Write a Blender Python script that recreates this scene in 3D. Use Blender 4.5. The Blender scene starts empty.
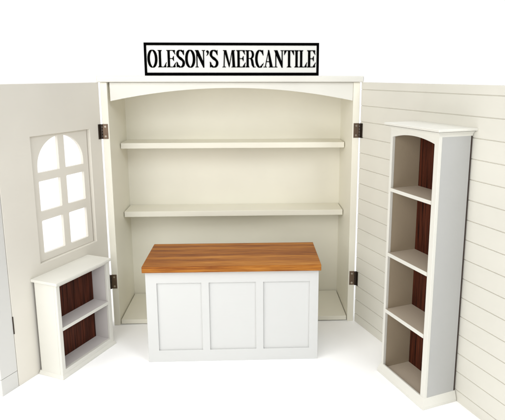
import bpy, bmesh, math, random
from mathutils import Vector, Matrix
from mathutils.geometry import tessellate_polygon
random.seed(4)
S = 0.5                      # cabinet is half a metre wide; all numbers below are in cabinet widths
C = bpy.context.scene.collection
PI = math.pi
cos, sin, rad = math.cos, math.sin, math.radians

# ------------------------------------------------------------------ materials
def mat(name):
    m = bpy.data.materials.new(name); m.use_nodes = True
    nt = m.node_tree; b = nt.nodes['Principled BSDF']
    return m, nt, b

def paint(name, col, rough=0.42, var=0.05, bump=0.2, warm=None):
    """brushed satin paint: broad tone drift, fine brush streaks, slight roughness change"""
    m, nt, b = mat(name); N = nt.nodes; Lk = nt.links
    tc = N.new('ShaderNodeTexCoord')
    n1 = N.new('ShaderNodeTexNoise'); n1.inputs['Scale'].default_value = 7; n1.inputs['Detail'].default_value = 4
    Lk.new(tc.outputs['Object'], n1.inputs['Vector'])
    mx = N.new('ShaderNodeMix'); mx.data_type = 'RGBA'
    c2 = warm or tuple(c * (1 - var) for c in col)
    mx.inputs[6].default_value = (*c2, 1); mx.inputs[7].default_value = (*col, 1)
    mr = N.new('ShaderNodeMapRange'); mr.inputs[1].default_value = .35; mr.inputs[2].default_value = .65
    Lk.new(n1.outputs['Fac'], mr.inputs[0]); Lk.new(mr.outputs[0], mx.inputs[0]); Lk.new(mx.outputs[2], b.inputs['Base Color'])
    mp = N.new('ShaderNodeMapping'); mp.inputs['Scale'].default_value = (40, 300, 300)
    n2 = N.new('ShaderNodeTexNoise'); n2.inputs['Scale'].default_value = 1.0; n2.inputs['Detail'].default_value = 3
    Lk.new(tc.outputs['Object'], mp.inputs[0]); Lk.new(mp.outputs[0], n2.inputs['Vector'])
    bp = N.new('ShaderNodeBump'); bp.inputs['Strength'].default_value = bump; bp.inputs['Distance'].default_value = 0.0006
    Lk.new(n2.outputs['Fac'], bp.inputs['Height']); Lk.new(bp.outputs[0], b.inputs['Normal'])
    r = N.new('ShaderNodeMapRange'); r.inputs[3].default_value = rough - .07; r.inputs[4].default_value = rough + .1
    Lk.new(n1.outputs['Fac'], r.inputs[0]); Lk.new(r.outputs[0], b.inputs['Roughness'])
    return m

CREAM = paint('cream_paint', (.705, .674, .604))
CREAM_IN = paint('cream_paint_interior', (.80, .775, .672))
CREAM_BOARD = paint('cream_board_paint', (.68, .662, .592))
SIDE_SHADE = paint('side_shade_tone', (.43, .43, .418), var=.04)  # shade on the tall case's sides, put into the colour
BAY_SHADE = paint('bay_shade_tone', (.36, .295, .21), var=.06)  # bay shade inside the tall case, mixed into the colour
SHELF_SHADE = paint('shelf_shade_tone', (.50, .43, .34), var=.06)  # lighter bay shade painted into the tall case's shelves and boards
LOW_SHADE = paint('low_case_shade_tone', (.58, .55, .535), var=.04)  # grey shade inside the low case, carried by the colour
IVORY = paint('ivory_paint', (.69, .678, .62))
WHITE = paint('white_paint', (.58, .583, .57), rough=.35, var=.02)
STRIP = paint('cool_white_paint', (.61, .605, .58), rough=.35, var=.03)

def wood_top():
    m, nt, b = mat('oiled_butcher_block'); N = nt.nodes; Lk = nt.links
    tc = N.new('ShaderNodeTexCoord')
    br = N.new('ShaderNodeTexBrick')
    br.offset = .37; br.squash = 1
    br.inputs['Color1'].default_value = (0, 0, 0, 1); br.inputs['Color2'].default_value = (1, 1, 1, 1)
    br.inputs['Mortar'].default_value = (0.0, 0.0, 0.0, 1)
    br.inputs['Scale'].default_value = 1.0
    br.inputs['Mortar Size'].default_value = 0.00018; br.inputs['Mortar Smooth'].default_value = .6
    br.inputs['Brick Width'].default_value = 3.0; br.inputs['Row Height'].default_value = .0128
    sh = N.new('ShaderNodeMapping'); sh.inputs['Location'].default_value = (.9, .004, 0)
    Lk.new(tc.outputs['Object'], sh.inputs[0]); Lk.new(sh.outputs[0], br.inputs['Vector'])
    mp = N.new('ShaderNodeMapping'); mp.inputs['Scale'].default_value = (17, 480, 480)
    Lk.new(tc.outputs['Object'], mp.inputs[0])
    g = N.new('ShaderNodeTexNoise'); g.inputs['Scale'].default_value = 1; g.inputs['Detail'].default_value = 6; g.inputs['Roughness'].default_value = .62
    Lk.new(mp.outputs[0], g.inputs['Vector'])
    mp2 = N.new('ShaderNodeMapping'); mp2.inputs['Scale'].default_value = (5, 70, 70)
    Lk.new(tc.outputs['Object'], mp2.inputs[0])
    g2 = N.new('ShaderNodeTexNoise'); g2.inputs['Scale'].default_value = 1; g2.inputs['Detail'].default_value = 3
    Lk.new(mp2.outputs[0], g2.inputs['Vector'])
    def mth(op, a, bb, clamp=False):
        n = N.new('ShaderNodeMath'); n.operation = op; n.use_clamp = clamp
        for i, v in enumerate((a, bb)):
            if isinstance(v, (int, float)): n.inputs[i].default_value = v
            else: Lk.new(v, n.inputs[i])
        return n.outputs[0]
    f = mth('ADD', mth('MULTIPLY', g.outputs['Fac'], .95), mth('MULTIPLY', g2.outputs['Fac'], .42))
    f = mth('ADD', f, mth('MULTIPLY', br.outputs['Color'], .17))
    f = mth('SUBTRACT', f, .315, True)
    cr = N.new('ShaderNodeValToRGB'); Lk.new(f, cr.inputs[0])
    e = cr.color_ramp.elements
    e[0].position = .18; e[0].color = (.12, .030, .006, 1)
    e[1].position = .92; e[1].color = (.64, .34, .085, 1)
    for p_, c_ in ((.36, (.21, .064, .013, 1)), (.55, (.37, .140, .022, 1)), (.72, (.46, .205, .045, 1))):
        x = cr.color_ramp.elements.new(p_); x.color = c_
    mul = N.new('ShaderNodeMix'); mul.data_type = 'RGBA'; mul.blend_type = 'MULTIPLY'
    mul.inputs[7].default_value = (.35, .2, .12, 1)
    Lk.new(br.outputs['Fac'], mul.inputs[0]); Lk.new(cr.outputs[0], mul.inputs[6])
    Lk.new(mul.outputs[2], b.inputs['Base Color'])
    b.inputs['Roughness'].default_value = .42; b.inputs['Specular IOR Level'].default_value = .12
    bp = N.new('ShaderNodeBump'); bp.inputs['Strength'].default_value = .25; bp.inputs['Distance'].default_value = .0004
    Lk.new(g.outputs['Fac'], bp.inputs['Height']); Lk.new(bp.outputs[0], b.inputs['Normal'])
    return m
WOOD = wood_top()

def dark_wood():
    m, nt, b = mat('dark_stained_beadboard'); N = nt.nodes; Lk = nt.links
    tc = N.new('ShaderNodeTexCoord'); mp = N.new('ShaderNodeMapping'); mp.inputs['Scale'].default_value = (300, 300, 14)
    Lk.new(tc.outputs['Object'], mp.inputs[0])
    g = N.new('ShaderNodeTexNoise'); g.inputs['Scale'].default_value = 1; g.inputs['Detail'].default_value = 5
    Lk.new(mp.outputs[0], g.inputs['Vector'])
    cr = N.new('ShaderNodeValToRGB'); Lk.new(g.outputs['Fac'], cr.inputs[0])
    e = cr.color_ramp.elements
    e[0].position = .3; e[0].color = (.018, .004, .002, 1); e[1].position = .75; e[1].color = (.11, .026, .011, 1)
    Lk.new(cr.outputs[0], b.inputs['Base Color']); b.inputs['Roughness'].default_value = .55; b.inputs['Specular IOR Level'].default_value = .15
    return m
DARK = dark_wood()

def simple(name, col, rough, metal=0, var=.3):
    m, nt, b = mat(name); N = nt.nodes; Lk = nt.links
    tc = N.new('ShaderNodeTexCoord'); n = N.new('ShaderNodeTexNoise'); n.inputs['Scale'].default_value = 160; n.inputs['Detail'].default_value = 3
    Lk.new(tc.outputs['Object'], n.inputs['Vector'])
    mx = N.new('ShaderNodeMix'); mx.data_type = 'RGBA'
    mx.inputs[6].default_value = (*[c * (1 - var) for c in col], 1); mx.inputs[7].default_value = (*[min(1, c * (1 + var)) for c in col], 1)
    Lk.new(n.outputs['Fac'], mx.inputs[0]); Lk.new(mx.outputs[2], b.inputs['Base Color'])
    b.inputs['Roughness'].default_value = rough; b.inputs['Metallic'].default_value = metal
    return m
BRONZE = simple('dark_bronze', (.06, .045, .035), .42, .85)
BRONZE2 = simple('worn_bronze', (.17, .12, .085), .38, .9)
SCREW = simple('screw_steel', (.5, .45, .38), .3, 1)
GAP_SHADE = simple('gap_shade_tone', (.03, .016, .010), .7, 0)  # dark tone standing in for shade between case and door
BLACK = simple('black_paint', (.002, .002, .002), .8, 0, .3)
BLACK.node_tree.nodes['Principled BSDF'].inputs['Specular IOR Level'].default_value = .0
FACE = simple('sign_face', (.68, .68, .65), .55, 0, .02)
FLOORM = simple('white_sweep', (.97, .97, .97), .9, 0, .005)
FLOORM.node_tree.nodes['Principled BSDF'].inputs['Specular IOR Level'].default_value = 0

# ------------------------------------------------------------------ mesh helpers
class MB:
    def __init__(s, sgn=1): s.v = []; s.f = []; s.g = sgn
    def add(s, vs, fs):
        k = len(s.v); s.v += [tuple(v) for v in vs]; s.f += [tuple(i + k for i in f) for f in fs]
    def box(s, x0, x1, y0, y1, z0, z1):
        s.add([(x, y, z) for z in (z0, z1) for y in (y0, y1) for x in (x0, x1)],
              [(0, 2, 3, 1), (4, 5, 7, 6), (0, 1, 5, 4), (2, 6, 7, 3), (0, 4, 6, 2), (1, 3, 7, 5)])
        return s
    def plate(s, outer, holes, y0, y1, axis='xz'):
        """outline in (x,z) with holes, given thickness y0..y1"""
        loops = [outer] + list(holes); pts = [p for l in loops for p in l]
        tris = tessellate_polygon([[Vector((p[0], p[1], 0)) for p in l] for l in loops])
        n = len(pts)
        put = (lambda a, b, t: (a, t, b)) if axis == 'xz' else ((lambda a, b, t: (t, a, b)) if axis == 'yz' else (lambda a, b, t: (a, b, t)))
        vs = [put(a, b, y0) for a, b in pts] + [put(a, b, y1) for a, b in pts]
        fs = [tuple(t) for t in tris] + [tuple(i + n for i in t) for t in tris]
        k = 0
        for l in loops:
            m = len(l)
            for i in range(m):
                j = (i + 1) % m; fs.append((k + i, k + j, n + k + j, n + k + i))
            k += m
        s.add(vs, fs); return s
    def frustum(s, a, za, b, zb):
        """a,b = (x0,x1,y0,y1) rectangles at heights za, zb"""
        vs = [(x, y, za) for y in a[2:] for x in a[:2]] + [(x, y, zb) for y in b[2:] for x in b[:2]]
        s.add(vs, [(0, 2, 3, 1), (4, 5, 7, 6), (0, 1, 5, 4), (2, 6, 7, 3), (0, 4, 6, 2), (1, 3, 7, 5)]); return s
    def cyl(s, c, r, h, axis='z', n=20):
        vs = []
        for t in (0, 1):
            for i in range(n):
                a = 2 * PI * i / n; p, q = r * cos(a), r * sin(a); d = h * t
                vs.append({'z': (c[0] + p, c[1] + q, c[2] + d), 'y': (c[0] + p, c[1] + d, c[2] + q), 'x': (c[0] + d, c[1] + p, c[2] + q)}[axis])
        s.add(vs, [tuple(range(n)), tuple(range(n, 2 * n))] + [(i, (i + 1) % n, n + (i + 1) % n, n + i) for i in range(n)]); return s
    def build(s, name, m, parent=None, bev=.0016, flip=False, seg=2):
        me = bpy.data.meshes.new(name)
        sc = S
        me.from_pydata([(x * sc, (s.g * y) * sc, z * sc) for x, y, z in s.v], [], s.f)
        bm = bmesh.new(); bm.from_mesh(me); bmesh.ops.remove_doubles(bm, verts=bm.verts, dist=1e-7)
        bmesh.ops.recalc_face_normals(bm, faces=bm.faces); bm.to_mesh(me); bm.free()
        me.materials.append(m); o = bpy.data.objects.new(name, me); C.objects.link(o)
        if parent: o.parent = parent
        if bev:
            b = o.modifiers.new('bevel', 'BEVEL'); b.width = bev * S; b.segments = seg; b.limit_method = 'ANGLE'; b.angle_limit = rad(35)
            b.harden_normals = False
            for p_ in me.polygons: p_.use_smooth = True
            w = o.modifiers.new('wn', 'WEIGHTED_NORMAL'); w.keep_sharp = False; w.weight = 100
        return o

def thing(name, label, cat, loc=(0, 0, 0), rz=0, group=None):
    o = bpy.data.objects.new(name, None); C.objects.link(o); o.empty_display_size = .05
    o.location = [c * S for c in loc]; o.rotation_euler = (0, 0, rz); o['label'] = label; o['category'] = cat
    if group: o['group'] = group
    return o

# ------------------------------------------------------------------ dimensions
H = .9958; D = .2855; T = .0255; ZF = .0222; G = .0062
AL = rad(65.51); AR = rad(69.69)
RL = PI + AL          # left door frame: x = away from hinge, +y = inner face
RR = -AR              # right door frame: x = away from hinge, -y = inner face

# ------------------------------------------------------------------ floor
fl = MB(); fl.box(-4, 4, -5, .42, -.02, 0)
fo = fl.build('floor', FLOORM, bev=0); fo['kind'] = 'structure'

# ------------------------------------------------------------------ display cabinet
cab = thing('display_cabinet', 'cream cabinet with both doors swung open, two long shelves and an arched top rail', 'cabinet')
i = .5 - T
MB().box(-.5, -i, 0, D + .014, 0, H).build('side_panel', CREAM_IN, cab)
MB().box(i, .5, 0, D + .014, 0, H).build('side_panel', CREAM_IN, cab)
MB().box(-i, i, D + .001, D + .012, 0, H).build('back_panel', CREAM_IN, cab, bev=0)
MB().box(-i + .003, i - .003, .004, D - .0028, .004, ZF).build('floor_board', CREAM_IN, cab)
MB().box(-i + .0005, i - .0005, .03, D - .001, H - .02, H - .001).build('ceiling_board', CREAM_IN, cab)
# top slab with eased edge
MB().box(-.511, .512, -.012, D + .02, H + .0005, H + .0245).build('top_board', IVORY, cab, bev=.004, seg=3)
# arched header rail, inset between the sides
def header():
    n = 48; x0, x1 = -.4655, .4742
    pts = [(x0, H - .0005)]
    for k in range(n + 1):
        x = x0 + (x1 - x0) * k / n
        t = (x - .0035) / .469
        pts.append((x, .9245 + .0495 * (1 - t * t)))
    pts.append((x1, H - .0005))
    return MB().plate(pts, [], .005, .024)
header().build('arched_rail', IVORY, cab, bev=.0012)
for zt in (.7435, .4473):
    MB().box(-i + .003, i - .003, .1564, D - .001, zt - .0241, zt).build('shelf', CREAM_IN, cab, bev=.002)

# ---- doors
def place(o, side):
    o.location = ((-.5 - G) * S if side == 'L' else (.5 + G) * S, 0, 0)
    o.rotation_euler = (0, 0, RL if side == 'L' else RR)

# left door
WU0, WU1, WZ0, WZ1 = .0645, .3520, .3842, .8235
outer = [(0, 0), (.4868, 0), (.4868, H), (0, H)]
hole = [(WU0, WZ0), (WU1, WZ0), (WU1, WZ1), (WU0, WZ1)]
ld = MB(1).plate(outer, [hole], -.026, 0).build('door', CREAM, cab); place(ld, 'L')
ld['label'] = 'left door with an arched six pane window'
MB(1).box(.4884, .5538, -.0262, -.0004, .0582, H).build('edge_board', STRIP, ld)
MB(1).box(.4884, .5538, -.0262, -.0004, 0, .0570).build('foot_board', STRIP, ld)
MB(1).box(.4868, .4884, -.0262, -.006, 0, H).build('joint_filler', CREAM, ld, bev=0)
MB(1).box(.4862, .4895, -.004, .0022, .189, .249).build('catch_plate', BRONZE, ld, bev=.0006)

# window panel: six openings, arched at the top
cu, cz, ru, rz_ = .2077, .714, .1112, .1015
def arc_z(u): return cz + rz_ * math.sqrt(max(0, 1 - ((u - cu) / ru) ** 2))
cols = [(.0965, .1885), (.2190, .3188)]; rows = [(.4110, .5285), (.5610, .6665)]
def rrect(u0, u1, z0, z1, r=.004, n=4):
    P = []
    for cx_, cz_, a0 in ((u1 - r, z0 + r, -90), (u1 - r, z1 - r, 0), (u0 + r, z1 - r, 90), (u0 + r, z0 + r, 180)):
        for k in range(n + 1):
            a = rad(a0 + 90 * k / n); P.append((cx_ + r * cos(a), cz_ + r * sin(a)))
    return P
holes = [rrect(a, b_, c, d) for a, b_ in cols for c, d in rows]
for a, b_ in cols:
    P = [(a, .696), (b_, .696)]
    n = 22
    for k in range(n + 1):
        # denser near the springing of the arch
        t = k / n
        if a < cu - .05: u = b_ - (b_ - a) * (1 - (1 - t) ** 2) if False else b_ - (b_ - a) * sin(t * PI / 2)
        else: u = b_ - (b_ - a) * (1 - cos(t * PI / 2))
        P.append((u, arc_z(u)))
    Q = [P[0]]
    for q in P[1:]:
        if (Vector(q) - Vector(Q[-1])).length > 1e-4: Q.append(q)
    holes.append(Q)
wp = MB(1).plate([(WU0 + .0052, WZ0 + .0006), (WU1 - .0006, WZ0 + .0006), (WU1 - .0006, WZ1 - .001), (WU0 + .0052, WZ1 - .001)], holes, -.0225, -.012)
wp.build('window_frame', CREAM, ld, bev=.0009)
# clapboards of the outer skin that show in the slot beside the window frame
ob = MB(1)
z = WZ0 - .012
while z < WZ1:
    ob.box(.050, .0745, -.036, -.0275, z, z + .0560); z += .06205
ob.box(.050, .0745, -.040, -.0365, WZ0 - .02, WZ1 + .03)
ob.build('clapboard_edge', CREAM, ld, bev=.0006)

# right door, horizontal shiplap boards
RW = .86
prof = [(.026, 0), (0, 0)]
for k in range(15, -1, -1):
    zc = .9680 - .06205 * k
    prof += [(0, zc - .0015), (.0030, zc - .0008), (.0030, zc + .0008), (0, zc + .0015)]
prof += [(0, H), (.026, H)]
rd = MB(1).plate(prof, [], 0, RW, axis='yz').build('door', CREAM_BOARD, cab, bev=0); place(rd, 'R')
rd['label'] = 'right door faced with horizontal grooved boards'

# ---- hinges (each: two leaves, knuckle, screws)
def hinge(side, z0, z1):
    sx = -1 if side == 'L' else 1
    h = MB().box(*sorted((sx * .5, sx * .479)), -.0022, .0008, z0, z1).build('hinge', BRONZE2, cab, bev=.0006)
    k = MB()
    xc = sx * (.5 + G / 2)
    n = 5; dz = (z1 - z0) / n
    for j in range(n): k.cyl((xc, -.004, z0 + dz * j + .0005), .0043, dz - .001)
    k.build('knuckle', BRONZE, h, bev=0)
    lf = MB(1 if side == 'L' else -1).box(-.001, .017, -.001, .0022, z0, z1).build('door_leaf', BRONZE, h, bev=.0006)
    place(lf, side)
    for zz in (z0 + .010, z1 - .010):
        MB().cyl((sx * .489, -.0034, zz), .0040, .0016, 'y', 14).build('screw', SCREW, h, bev=.0004)
for sd in 'LR':
    hinge(sd, .7795, .8370); hinge(sd, .163, .2225)

# ------------------------------------------------------------------ sign on top
ZS = H + .0250
sgn = thing('shop_sign', 'long white sign with a black border and black capital lettering, standing on the cabinet top', 'sign', (.004, .01, ZS))
X0, X1, SH = -.3345, .3345, .1238
MB().box(X0 + .009, X1 - .009, .001, .016, .009, SH - .009).build('sign_board', FACE, sgn, bev=0)
bo = MB().plate([(X0, 0), (X1, 0), (X1, SH), (X0, SH)], [[(X0 + .0095, .0115), (X1 - .0095, .0115), (X1 - .0095, SH - .0105), (X0 + .0095, SH - .0105)]], -.0015, .018)
bo.build('border', BLACK, sgn, bev=.0008)

# lettering: drawn with a broad pen, thick uprights and thin bars, in units of photo-like cap height 17.6
LY = [0.0]
let = MB()
KX = .003820; KZ = .0654 / 17.7
def poly(pts):
    LY[0] += .00002
    y0 = -.0003 - (LY[0] % .0012)
    let.plate([(a * KX, b * KZ) for a, b in pts], [], y0, .0012)
def rect(x0, x1, z0, z1): poly([(x0, z0), (x1, z0), (x1, z1), (x0, z1)])
def pen(path, thick, thin, p=1.6, fixed=None):
    """path list of points; width follows stroke direction"""
    n = len(path); Lp = []; Rp = []
    for k in range(n):
        a = path[max(0, k - 1)]; b = path[min(n - 1, k + 1)]
        dx, dz = b[0] - a[0], b[1] - a[1]; l = math.hypot(dx, dz) or 1
        w = thin + (thick - thin) * abs(dz / l) ** p
        if fixed: w = fixed(k / (n - 1), w)
        nx, nz = -dz / l, dx / l
        Lp.append((path[k][0] + nx * w / 2, path[k][1] + nz * w / 2)); Rp.append((path[k][0] - nx * w / 2, path[k][1] - nz * w / 2))
    LY[0] += .00002; y0 = -.0003 - (LY[0] % .0012); y1 = .0012
    m = len(let.v)
    vs = []
    for (a, b), (c, d) in zip(Lp, Rp):
        vs += [(a * KX, y0, b * KZ), (c * KX, y0, d * KZ), (a * KX, y1, b * KZ), (c * KX, y1, d * KZ)]
    fs = []
    for k in range(n - 1):
        o = 4 * k; fs += [(o, o + 1, o + 5, o + 4), (o + 2, o + 6, o + 7, o + 3), (o, o + 4, o + 6, o + 2), (o + 1, o + 3, o + 7, o + 5)]
    fs += [(0, 2, 3, 1), (4 * n - 4, 4 * n - 3, 4 * n - 1, 4 * n - 2)]
    let.add(vs, fs)
HC = 17.5; TK = 2.35; TN = .80
def ell(cx, cz, rx, rz, a0, a1, n=40): return [(cx + rx * cos(rad(a0 + (a1 - a0) * k / n)), cz + rz * sin(rad(a0 + (a1 - a0) * k / n))) for k in range(n + 1)]
def bez(*ctrl, n=14):
    out = []
    for s in range(0, len(ctrl) - 3, 3):
        p0, p1, p2, p3 = ctrl[s:s + 4]
        for k in range(n + 1):
            if s and k == 0: continue
            t = k / n; q = 1 - t
            out.append(tuple(q**3 * a + 3*q*q*t * b + 3*q*t*t * c + t**3 * d for a, b, c, d in zip(p0, p1, p2, p3)))
    return out
def stem(x, w=TK, sl=1.0, sr=1.0, bot=True, top=True):
    rect(x, x + w, 0, HC)
    for on, z0, z1, s in ((bot, 0, TN, 1), (top, HC - TN, HC, -1)):
        if on:
            rect(x - sl, x + w + sr, z0, z1)
            zz = TN if s == 1 else HC - TN
            poly([(x - sl * .5, zz), (x + w + sr * .5, zz), (x + w, zz + s * .7), (x, zz + s * .7)])
def g_O(x, w):
    pen(ell(x + w / 2, HC / 2, w / 2 - TK / 2 + .05, HC / 2 + .2 - TN / 2, 0, 360, 56), TK + .25, TN, 1.1)
def g_L(x, w):
    stem(x + .9, sr=.8); rect(x + .9 + TK, x + w - .6, 0, TN)
    poly([(x + w - 2.9, TN), (x + w - 1.3, TN), (x + w + .1, 5.2), (x + w - .5, 5.2)]); poly([(x + w - 2.6, 0), (x + w - .75, 0), (x + w - .35, TN + 1.2), (x + w - 2.0, TN + .6)])
def g_E(x, w):
    stem(x + .9, sr=.3); rect(x + .9 + TK, x + w - .8, 0, TN); rect(x + .9 + TK, x + w - 1.0, HC - TN, HC)
    poly([(x + w - 3.2, TN), (x + w - 1.3, TN), (x + w + .1, 5.0), (x + w - .5, 5.0)]); poly([(x + w - 2.6, 0), (x + w - .8, 0), (x + w - .4, TN + 1.0), (x + w - 2.0, TN + .6)])
    poly([(x + w - 3.2, HC - TN), (x + w - 1.3, HC - TN), (x + w - .4, HC - 4.6), (x + w - .95, HC - 4.6)]); poly([(x + w - 2.6, HC), (x + w - .8, HC), (x + w - .7, HC - TN - 1.0), (x + w - 2.0, HC - TN - .5)])
    zc = HC / 2 + .2; rect(x + .9 + TK, x + w - 2.6, zc - TN / 2, zc + TN / 2)
    poly([(x + w - 3.8, zc), (x + w - 2.5, zc - 2.6), (x + w - 2.0, zc - 2.6), (x + w - 2.0, zc + 2.6), (x + w - 2.5, zc + 2.6)])
def g_S(x, w):
    r, l = x + w - 1.1, x + 1.4
    P = bez((r - .2, HC - 4.0), (r - .6, HC - 1.6), (x + w / 2 + 1.2, HC - .25), (x + w / 2, HC - .35),
            (x + w / 2 - 2.2, HC - .4), (l, HC - 2.0), (l, HC - 4.6),
            (l, HC - 8.0), (r, HC / 2 - .4), (r - .1, 4.6),
            (r - .1, 1.9), (x + w / 2 + 1.6, .3), (x + w / 2 - .3, .35),
            (x + w / 2 - 1.9, .35), (l - .4, 2.4), (l - .5, 4.9))
    n = len(P)
    pen(P, 2.6, 1.0, 1.0, fixed=lambda t, w_: (w_ * .55 if (t < .1 or t > .9) else max(w_, 2.9 * (1 - min(1, abs(t - .5) / .22)))) if True else w_)
    poly([(r - 1.5, HC - 1.6), (r + .1, HC + .1), (r + .5, HC + .1), (r + .5, HC - 5.2), (r - .1, HC - 5.2)])
    poly([(l + 1.1, 1.6), (l - .8, -.1), (l - 1.2, -.1), (l - 1.2, 5.8), (l - .6, 5.8)])
def g_N(x, w):
    t = 1.1
    rect(x + 1.0, x + 1.0 + t, 0, HC - .2); rect(x - .1, x + 3.1, 0, TN); rect(x - .3, x + 2.6, HC - TN, HC)
    rect(x + w - 1.0 - t, x + w - 1.0, .3, HC); rect(x + w - 3.2, x + w + .1, HC - TN, HC)
    poly([(x + .1, HC), (x + 3.2, HC), (x + w - 1.0, -.3), (x + w - 2.1, -.3), (x + .9, HC - 3.0)])
    poly([(x + 2.6, HC), (x + 3.2, HC), (x + w - 1.0, 3.5), (x + w - 1.0, -.3), (x + w - 2.2, -.3)])
def g_q(x, w):
    pen(ell(x + w / 2 - .1, HC - 1.4, .55, .6, 0, 360, 16), 1.3, 1.3)
    P = bez((x + w / 2 + .3, HC - 1.2), (x + w / 2 + .9, HC - 3.0), (x + w / 2 + .2, HC - 4.6), (x + .2, HC - 5.8), n=10)
    pen(P, 1.5, 1.5, 1, fixed=lambda t, w_: 1.9 * (1 - t) + .35)
def g_M(x, w):
    t = 1.1
    poly([(x + 1.0, TN), (x + 1.0 + t, TN), (x + 2.7, HC - .5), (x + 1.7, HC - .5)]); rect(x - .1, x + 3.3, 0, TN); rect(x + .7, x + 3.4, HC - TN, HC)
    poly([(x + 1.5, HC), (x + 4.1, HC), (x + w / 2 + .7, 3.0), (x + w / 2 + .3, .2), (x + w / 2 - .3, .2)])
    poly([(x + w - 4.0, HC), (x + w - 3.1, HC), (x + w / 2 + .3, .2), (x + w / 2 - .3, .2)])
    poly([(x + w - 3.9, HC), (x + w - 1.6, HC), (x + w - .7, TN), (x + w - 3.4, TN)])
    rect(x + w - 2.6, x + w - .7, HC - TN, HC); rect(x + w - 4.4, x + w + .2, 0, TN)
def g_R(x, w):
    stem(x + .8, sr=.6)
    P = [(x + .8 + TK - .3, HC - .5)] + bez((x + 4.6, HC - .5), (x + 8.1, HC - .5), (x + 8.4, 9.3), (x + 4.6, 9.1), n=24) + [(x + .8 + TK - .3, 9.1)]
    pen(P, TK, TN, 1.3)
    P = bez((x + 4.6, 9.2), (x + 7.2, 8.8), (x + 6.4, 3.4), (x + 7.6, 1.6), n=12)
    pen(P, 2.4, 1.1, 1.0)
    poly([(x + 6.3, 2.4), (x + 8.2, 3.2), (x + 8.6, TN), (x + w + .4, TN), (x + w + .4, 0), (x + 7.4, -.1)])
def g_C(x, w):
    P = ell(x + w / 2 + .5, HC / 2, w / 2 - TK / 2 + .3, HC / 2 + .2 - TN / 2, 38, 322, 46)
    pen(P, TK + .25, TN, 1.1, fixed=lambda t, w_: w_ * (.45 if t < .08 or t > .92 else 1))
    poly([(x + w - 2.6, HC - 1.0), (x + w - .9, HC + .2), (x + w - .4, HC + .2), (x + w - .1, HC - 5.4), (x + w - .7, HC - 5.4)])
    poly([(x + w - 1.9, 1.2), (x + w - 2.4, .9), (x + w - .2, 4.8), (x + w + .2, 4.6), (x + w - .6, 2.2)])
def g_A(x, w):
    c = x + w / 2
    poly([(x + 1.3, TN), (x + 2.3, TN), (c - .1, HC - 2.5), (c - .3, HC + .2)])
    poly([(c - .7, HC + .2), (c + .7, HC + .2), (x + w - .9, TN), (x + w - 3.9, TN), (c - .6, HC - 3.2)])
    rect(x + 2.3, x + w - 3.0, 5.4, 6.3)
    rect(x - .1, x + 3.5, 0, TN); rect(x + w - 4.9, x + w + .2, 0, TN)
def g_T(x, w):
    c = x + w / 2; stem(c - TK / 2, top=False, sl=1.1, sr=1.1); rect(x + .4, x + w - .4, HC - TN, HC)
    for s in (-1, 1):
        e = c + s * (w / 2 - .2)
        poly([(e, HC), (e - s * 2.6, HC), (e - s * 2.2, HC - TN - .7), (e - s * .3, HC - 5.0), (e + s * .1, HC - 5.0)][::s])
def g_I(x, w): stem(x + w / 2 - TK / 2, sl=1.0, sr=1.0)
GL = dict(O=g_O, L=g_L, E=g_E, S=g_S, N=g_N, M=g_M, R=g_R, C=g_C, A=g_A, T=g_T, I=g_I); GL["'"] = g_q
LET = [('O', 147.4, 157.1), ('L', 157.7, 166.3), ('E', 166.4, 175.6), ('S', 175.9, 184.4), ('O', 184.9, 194.7), ('N', 194.9, 204.7), ("'", 205.8, 208.4), ('S', 209.1, 217.8),
       ('M', 221.9, 235.3), ('E', 236.0, 245.2), ('R', 245.2, 254.9), ('C', 254.6, 263.3), ('A', 263.2, 273.3), ('N', 274.0, 283.5), ('T', 283.8, 294.1), ('I', 294.0, 299.0), ('L', 299.1, 307.3), ('E', 307.2, 316.0)]
for ch, a, b_ in LET: GL[ch](a - 231.65, b_ - a)
lo = let.build('lettering', BLACK, sgn, bev=0)
lo.location = (0, 0, (1.0520 - ZS) * S)

# ------------------------------------------------------------------ counter
cx_, cy_ = .004, -.18
ctr = thing('shop_counter', 'white panelled counter with a honey brown wooden top in front of the open cabinet', 'counter', (cx_, cy_, 0))
bx0, bx1, by0, by1, bz = -.3062, .3070, -.1254, .110, .3454
fr = [(bx0, 0), (bx1, 0), (bx1, bz), (bx0, bz)]
pn = [(-.2675, -.1105), (-.0835, .0825), (.1095, .2750)]
MB().plate(fr, [[(a, .0440), (b_, .0440), (b_, .3015), (a, .3015)] for a, b_ in pn], by0, by0 + .0060).build('front_frame', WHITE, ctr, bev=.0012)
for a, b_ in pn:
    MB().box(a - .004, b_ + .004, by0 + .0061, by0 + .012, .040, .3055).build('front_panel', WHITE, ctr, bev=0)
MB().box(bx0, bx0 + .018, by0 + .0061, by1, 0, bz).build('side_panel', WHITE, ctr)
MB().box(bx1 - .018, bx1, by0 + .0061, by1, 0, bz).build('side_panel', WHITE, ctr)
MB().box(bx0 + .0181, bx1 - .0181, by1 - .012, by1 - .001, 0, bz).build('back_panel', WHITE, ctr)
MB().box(-.3146, .3138, -.1402, .1227, bz + .0004, bz + .0235).build('countertop', WOOD, ctr, bev=.0020, seg=3)

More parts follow.
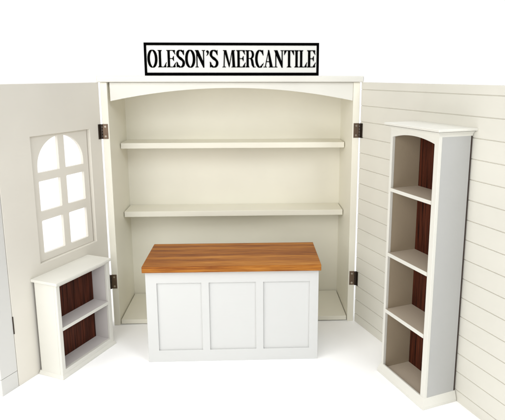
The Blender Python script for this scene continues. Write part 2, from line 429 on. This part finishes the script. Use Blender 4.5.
# ------------------------------------------------------------------ shelf cases leaning close to the doors
def case(name, label, side, u0, u1, n0, n1, ztop, stile, op_z0, op_z1, arch, shelves, cap, back_n, cover):
    uc = (u0 + u1) / 2
    if side == 'L': d = Vector((-cos(AL), -sin(AL), 0)); nn = Vector((sin(AL), -cos(AL), 0)); o0 = Vector((-.5 - G, 0, 0)); rz = RL; g = 1
    else: d = Vector((cos(AR), -sin(AR), 0)); nn = Vector((-sin(AR), -cos(AR), 0)); o0 = Vector((.5 + G, 0, 0)); rz = RR; g = -1
    t = thing(name, label, 'shelf unit', o0 + d * uc + nn * n0, rz, None)
    a, b = u0 - uc, u1 - uc; dn = n1 - n0; M = lambda: MB(g)
    oa, ob_ = a + stile[0], b - stile[1]
    hole = [(oa, op_z0), (ob_, op_z0)]
    if arch:
        n = 20
        for k in range(n + 1):
            x = ob_ + (oa - ob_) * k / n; q = (x - (oa + ob_) / 2) / ((ob_ - oa) / 2)
            hole.append((x, op_z1 + arch * (1 - q * q)))
    else: hole += [(ob_, op_z1), (oa, op_z1)]
    M().plate([(a, .002), (b, .002), (b, ztop), (a, ztop)], [hole], dn - .011, dn).build('face_frame', IVORY, t, bev=.001)
    smat, lmat, shm = (IVORY, LOW_SHADE, LOW_SHADE) if side == 'L' else (SIDE_SHADE, BAY_SHADE, SHELF_SHADE)
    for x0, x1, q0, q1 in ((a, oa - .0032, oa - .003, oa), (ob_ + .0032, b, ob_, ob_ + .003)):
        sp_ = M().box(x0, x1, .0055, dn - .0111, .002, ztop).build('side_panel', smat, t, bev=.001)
        M().box(q0, q1, .0062, dn - .0112, .003, ztop - .003).build('shade_lining', lmat, sp_, bev=0)  # thin panel added to carry the painted bay shade
    backer = .0005 if side == 'R' else .004
    M().box(a + backer, b - backer, .001, .0045, .006, ztop - .001).build('gap_shade_board', GAP_SHADE, t, bev=0)  # dark sheet added as painted shade in the gap behind the case
    bk = M()
    nb = max(3, round((ob_ - oa) / .034)); w = (ob_ - oa - .001) / nb
    for k in range(nb):
        bk.box(oa + .0005 + k * w + .0006, oa + .0005 + (k + 1) * w - .0006, back_n - n0 - .004, back_n - n0, .004, ztop - .002)
    bk.box(oa + .0005, ob_ - .0005, back_n - n0 - .0062, back_n - n0 - .0042, .004, ztop - .002)
    bk.build('back_panel', DARK, t, bev=.0007)
    for z0, z1 in shelves:
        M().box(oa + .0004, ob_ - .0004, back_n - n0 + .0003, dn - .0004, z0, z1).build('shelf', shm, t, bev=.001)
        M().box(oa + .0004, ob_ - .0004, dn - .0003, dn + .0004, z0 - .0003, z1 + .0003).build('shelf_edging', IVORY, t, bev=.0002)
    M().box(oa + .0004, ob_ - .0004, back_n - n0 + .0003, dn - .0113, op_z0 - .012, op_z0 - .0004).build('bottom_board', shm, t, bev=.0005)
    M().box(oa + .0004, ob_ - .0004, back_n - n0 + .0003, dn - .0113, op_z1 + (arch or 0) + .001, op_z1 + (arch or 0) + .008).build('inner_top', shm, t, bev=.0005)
    # cap with its cove, then the skirt
    ov, on, zc, th = cap
    m = M(); m.box(a - ov, b + ov, -.004, dn + on, ztop + .0004, ztop + th)
    if zc:
        st = 8; L_ = []
        for k in range(st + 1):
            q = k / st; e = 1 - cos(q * PI / 2); L_.append((e * ov * .85, e * on * .85, ztop - zc + zc * sin(q * PI / 2) * .98))
        ring = []
        for ex, ey, zz in L_:
            ring.append([(a - ex, 0, zz), (a - ex, dn + ey + .0003, zz), (b + ex, dn + ey + .0003, zz), (b + ex, 0, zz)])
        vs = [v for r_ in ring for v in r_]; fs = []
        for k in range(st):
            for j in range(3): fs.append((4 * k + j, 4 * k + j + 1, 4 * k + 5 + j, 4 * k + 4 + j))
        fs.append((0, 1, 2, 3)); fs.append((4 * st, 4 * st + 1, 4 * st + 2, 4 * st + 3)); fs += [(4 * k, 4 * k + 3, 4 * k + 7, 4 * k + 4) for k in range(st)]
        mm = MB(g); mm.add(vs, fs)
        # only the outside of the cove: hollow behind is closed by the face frame
        mm.build('cove_moulding', IVORY, t, bev=0)
    m.build('cap', IVORY, t, bev=.0025, seg=3)
    sk = M(); zt, f1 = cover
    vs = []; fs = []
    for ex, zz in ((f1, 0.0005), (f1, zt * .28), (.0006, zt)):
        vs += [(a - ex, 0, zz), (a - ex, dn + ex, zz), (b + ex, dn + ex, zz), (b + ex, 0, zz)]
    for ex, zz in ((-.004, zt), (-.004, .0005)):
        vs += [(a - ex, 0, zz), (a - ex, dn + ex, zz), (b + ex, dn + ex, zz), (b + ex, 0, zz)]
    R5 = 5
    for k in range(R5):
        k2 = (k + 1) % R5
        for j in range(3): fs.append((4 * k + j, 4 * k + j + 1, 4 * k2 + j + 1, 4 * k2 + j))
    fs += [tuple(4 * k for k in range(R5)), tuple(4 * k + 3 for k in range(R5))]
    sk.add(vs, fs); sk.build('skirt', IVORY, t, bev=0)
    return t

case('shelf_case', 'low cream shelf case with one middle shelf and dark wood back, below the arched window', 'L',
     .128, .398, .0045, .105, .3375, (.0160, .0155), .0290, .3305, 0, [(.1705, .1815)], (.006, .008, 0, .0105), .036, (.013, .0065))
case('shelf_case', 'tall narrow cream shelf case with four bays, against the grooved right door', 'R',
     .382, .618, .0025, .123, .8655, (.0115, .0200), .0215, .8290, .0135, [(.6505, .6615), (.4290, .4410), (.2275, .2400)], (.017, .016, .015, .0085), .0145, (.034, .009))

# ------------------------------------------------------------------ camera
sc = bpy.context.scene
F_, CX, CY = 544.118, 272.943, 181.989
pitch, yaw, roll = rad(-11.1449), rad(2.4016), rad(.0076)
cam = bpy.data.cameras.new('camera'); co = bpy.data.objects.new('camera', cam); C.objects.link(co)
Fv = Vector((sin(yaw) * cos(pitch), cos(yaw) * cos(pitch), sin(pitch))); Rv = Vector((cos(yaw), -sin(yaw), 0)); Uv = Rv.cross(Fv)
R2 = cos(roll) * Rv + sin(roll) * Uv; U2 = -sin(roll) * Rv + cos(roll) * Uv
m = Matrix((R2, U2, -Fv)).transposed().to_4x4(); m.translation = Vector((.07090, -2.13369, 1.02393)) * S
co.matrix_world = m
cam.sensor_width = 36; cam.lens = F_ / 505 * 36; cam.shift_x = (252.5 - CX) / 505; cam.shift_y = (CY - 210) / 505
cam.clip_start = .01; cam.clip_end = 200
sc.camera = co

# ------------------------------------------------------------------ light: white studio
w = bpy.data.worlds.new('World'); sc.world = w; w.use_nodes = True
nt = w.node_tree; N = nt.nodes; Lk = nt.links; bg = N['Background']
tc = N.new('ShaderNodeTexCoord'); sp = N.new('ShaderNodeSeparateXYZ'); Lk.new(tc.outputs['Generated'], sp.inputs[0])
fr_ = N.new('ShaderNodeMapRange'); fr_.interpolation_type = 'SMOOTHSTEP'
fr_.inputs[1].default_value = .50; fr_.inputs[2].default_value = .75; fr_.inputs[3].default_value = 0; fr_.inputs[4].default_value = 1.12
Lk.new(sp.outputs['Y'], fr_.inputs[0])
zz = N.new('ShaderNodeMapRange'); zz.interpolation_type = 'SMOOTHSTEP'
zz.inputs[1].default_value = .45; zz.inputs[2].default_value = 1.0; zz.inputs[3].default_value = 0; zz.inputs[4].default_value = 1.58
Lk.new(sp.outputs['Z'], zz.inputs[0])
ad = N.new('ShaderNodeMath'); ad.operation = 'ADD'; Lk.new(fr_.outputs[0], ad.inputs[0]); Lk.new(zz.outputs[0], ad.inputs[1])
Lk.new(ad.outputs[0], bg.inputs['Strength']); bg.inputs['Color'].default_value = (1, 1, 1, 1)

def area(name, loc, tgt, size, power, col):
    l = bpy.data.lights.new(name, 'AREA'); l.shape = 'RECTANGLE'; l.size, l.size_y = size; l.energy = power; l.color = col
    o = bpy.data.objects.new(name, l); C.objects.link(o); o.location = Vector(loc) * S
    o.rotation_euler = (Vector(tgt) - Vector(loc)).to_track_quat('-Z', 'Y').to_euler(); return o
def polar(az, el, r):
    a, e = rad(az), rad(el); return (-r * cos(a) * cos(e), -r * sin(a) * cos(e), .4 + r * sin(e))
area('key_softbox', polar(45, 25, 2.6), (0, 0, .4), (.8, .8), 8.3, (1, .985, .95))
area('front_softbox', polar(80, 20, 3.2), (0, 0, .4), (.8, .8), 8.0, (1, .99, .97))
area('fill_softbox', polar(125, 35, 3.6), (0, 0, .4), (.5, .5), 9, (.93, .97, 1))

vs_ = sc.view_settings; vs_.view_transform = 'Standard'; vs_.look = 'None'; vs_.exposure = 0; vs_.gamma = 1
sc.cycles.max_bounces = 10; sc.cycles.diffuse_bounces = 6; sc.cycles.use_denoising = True
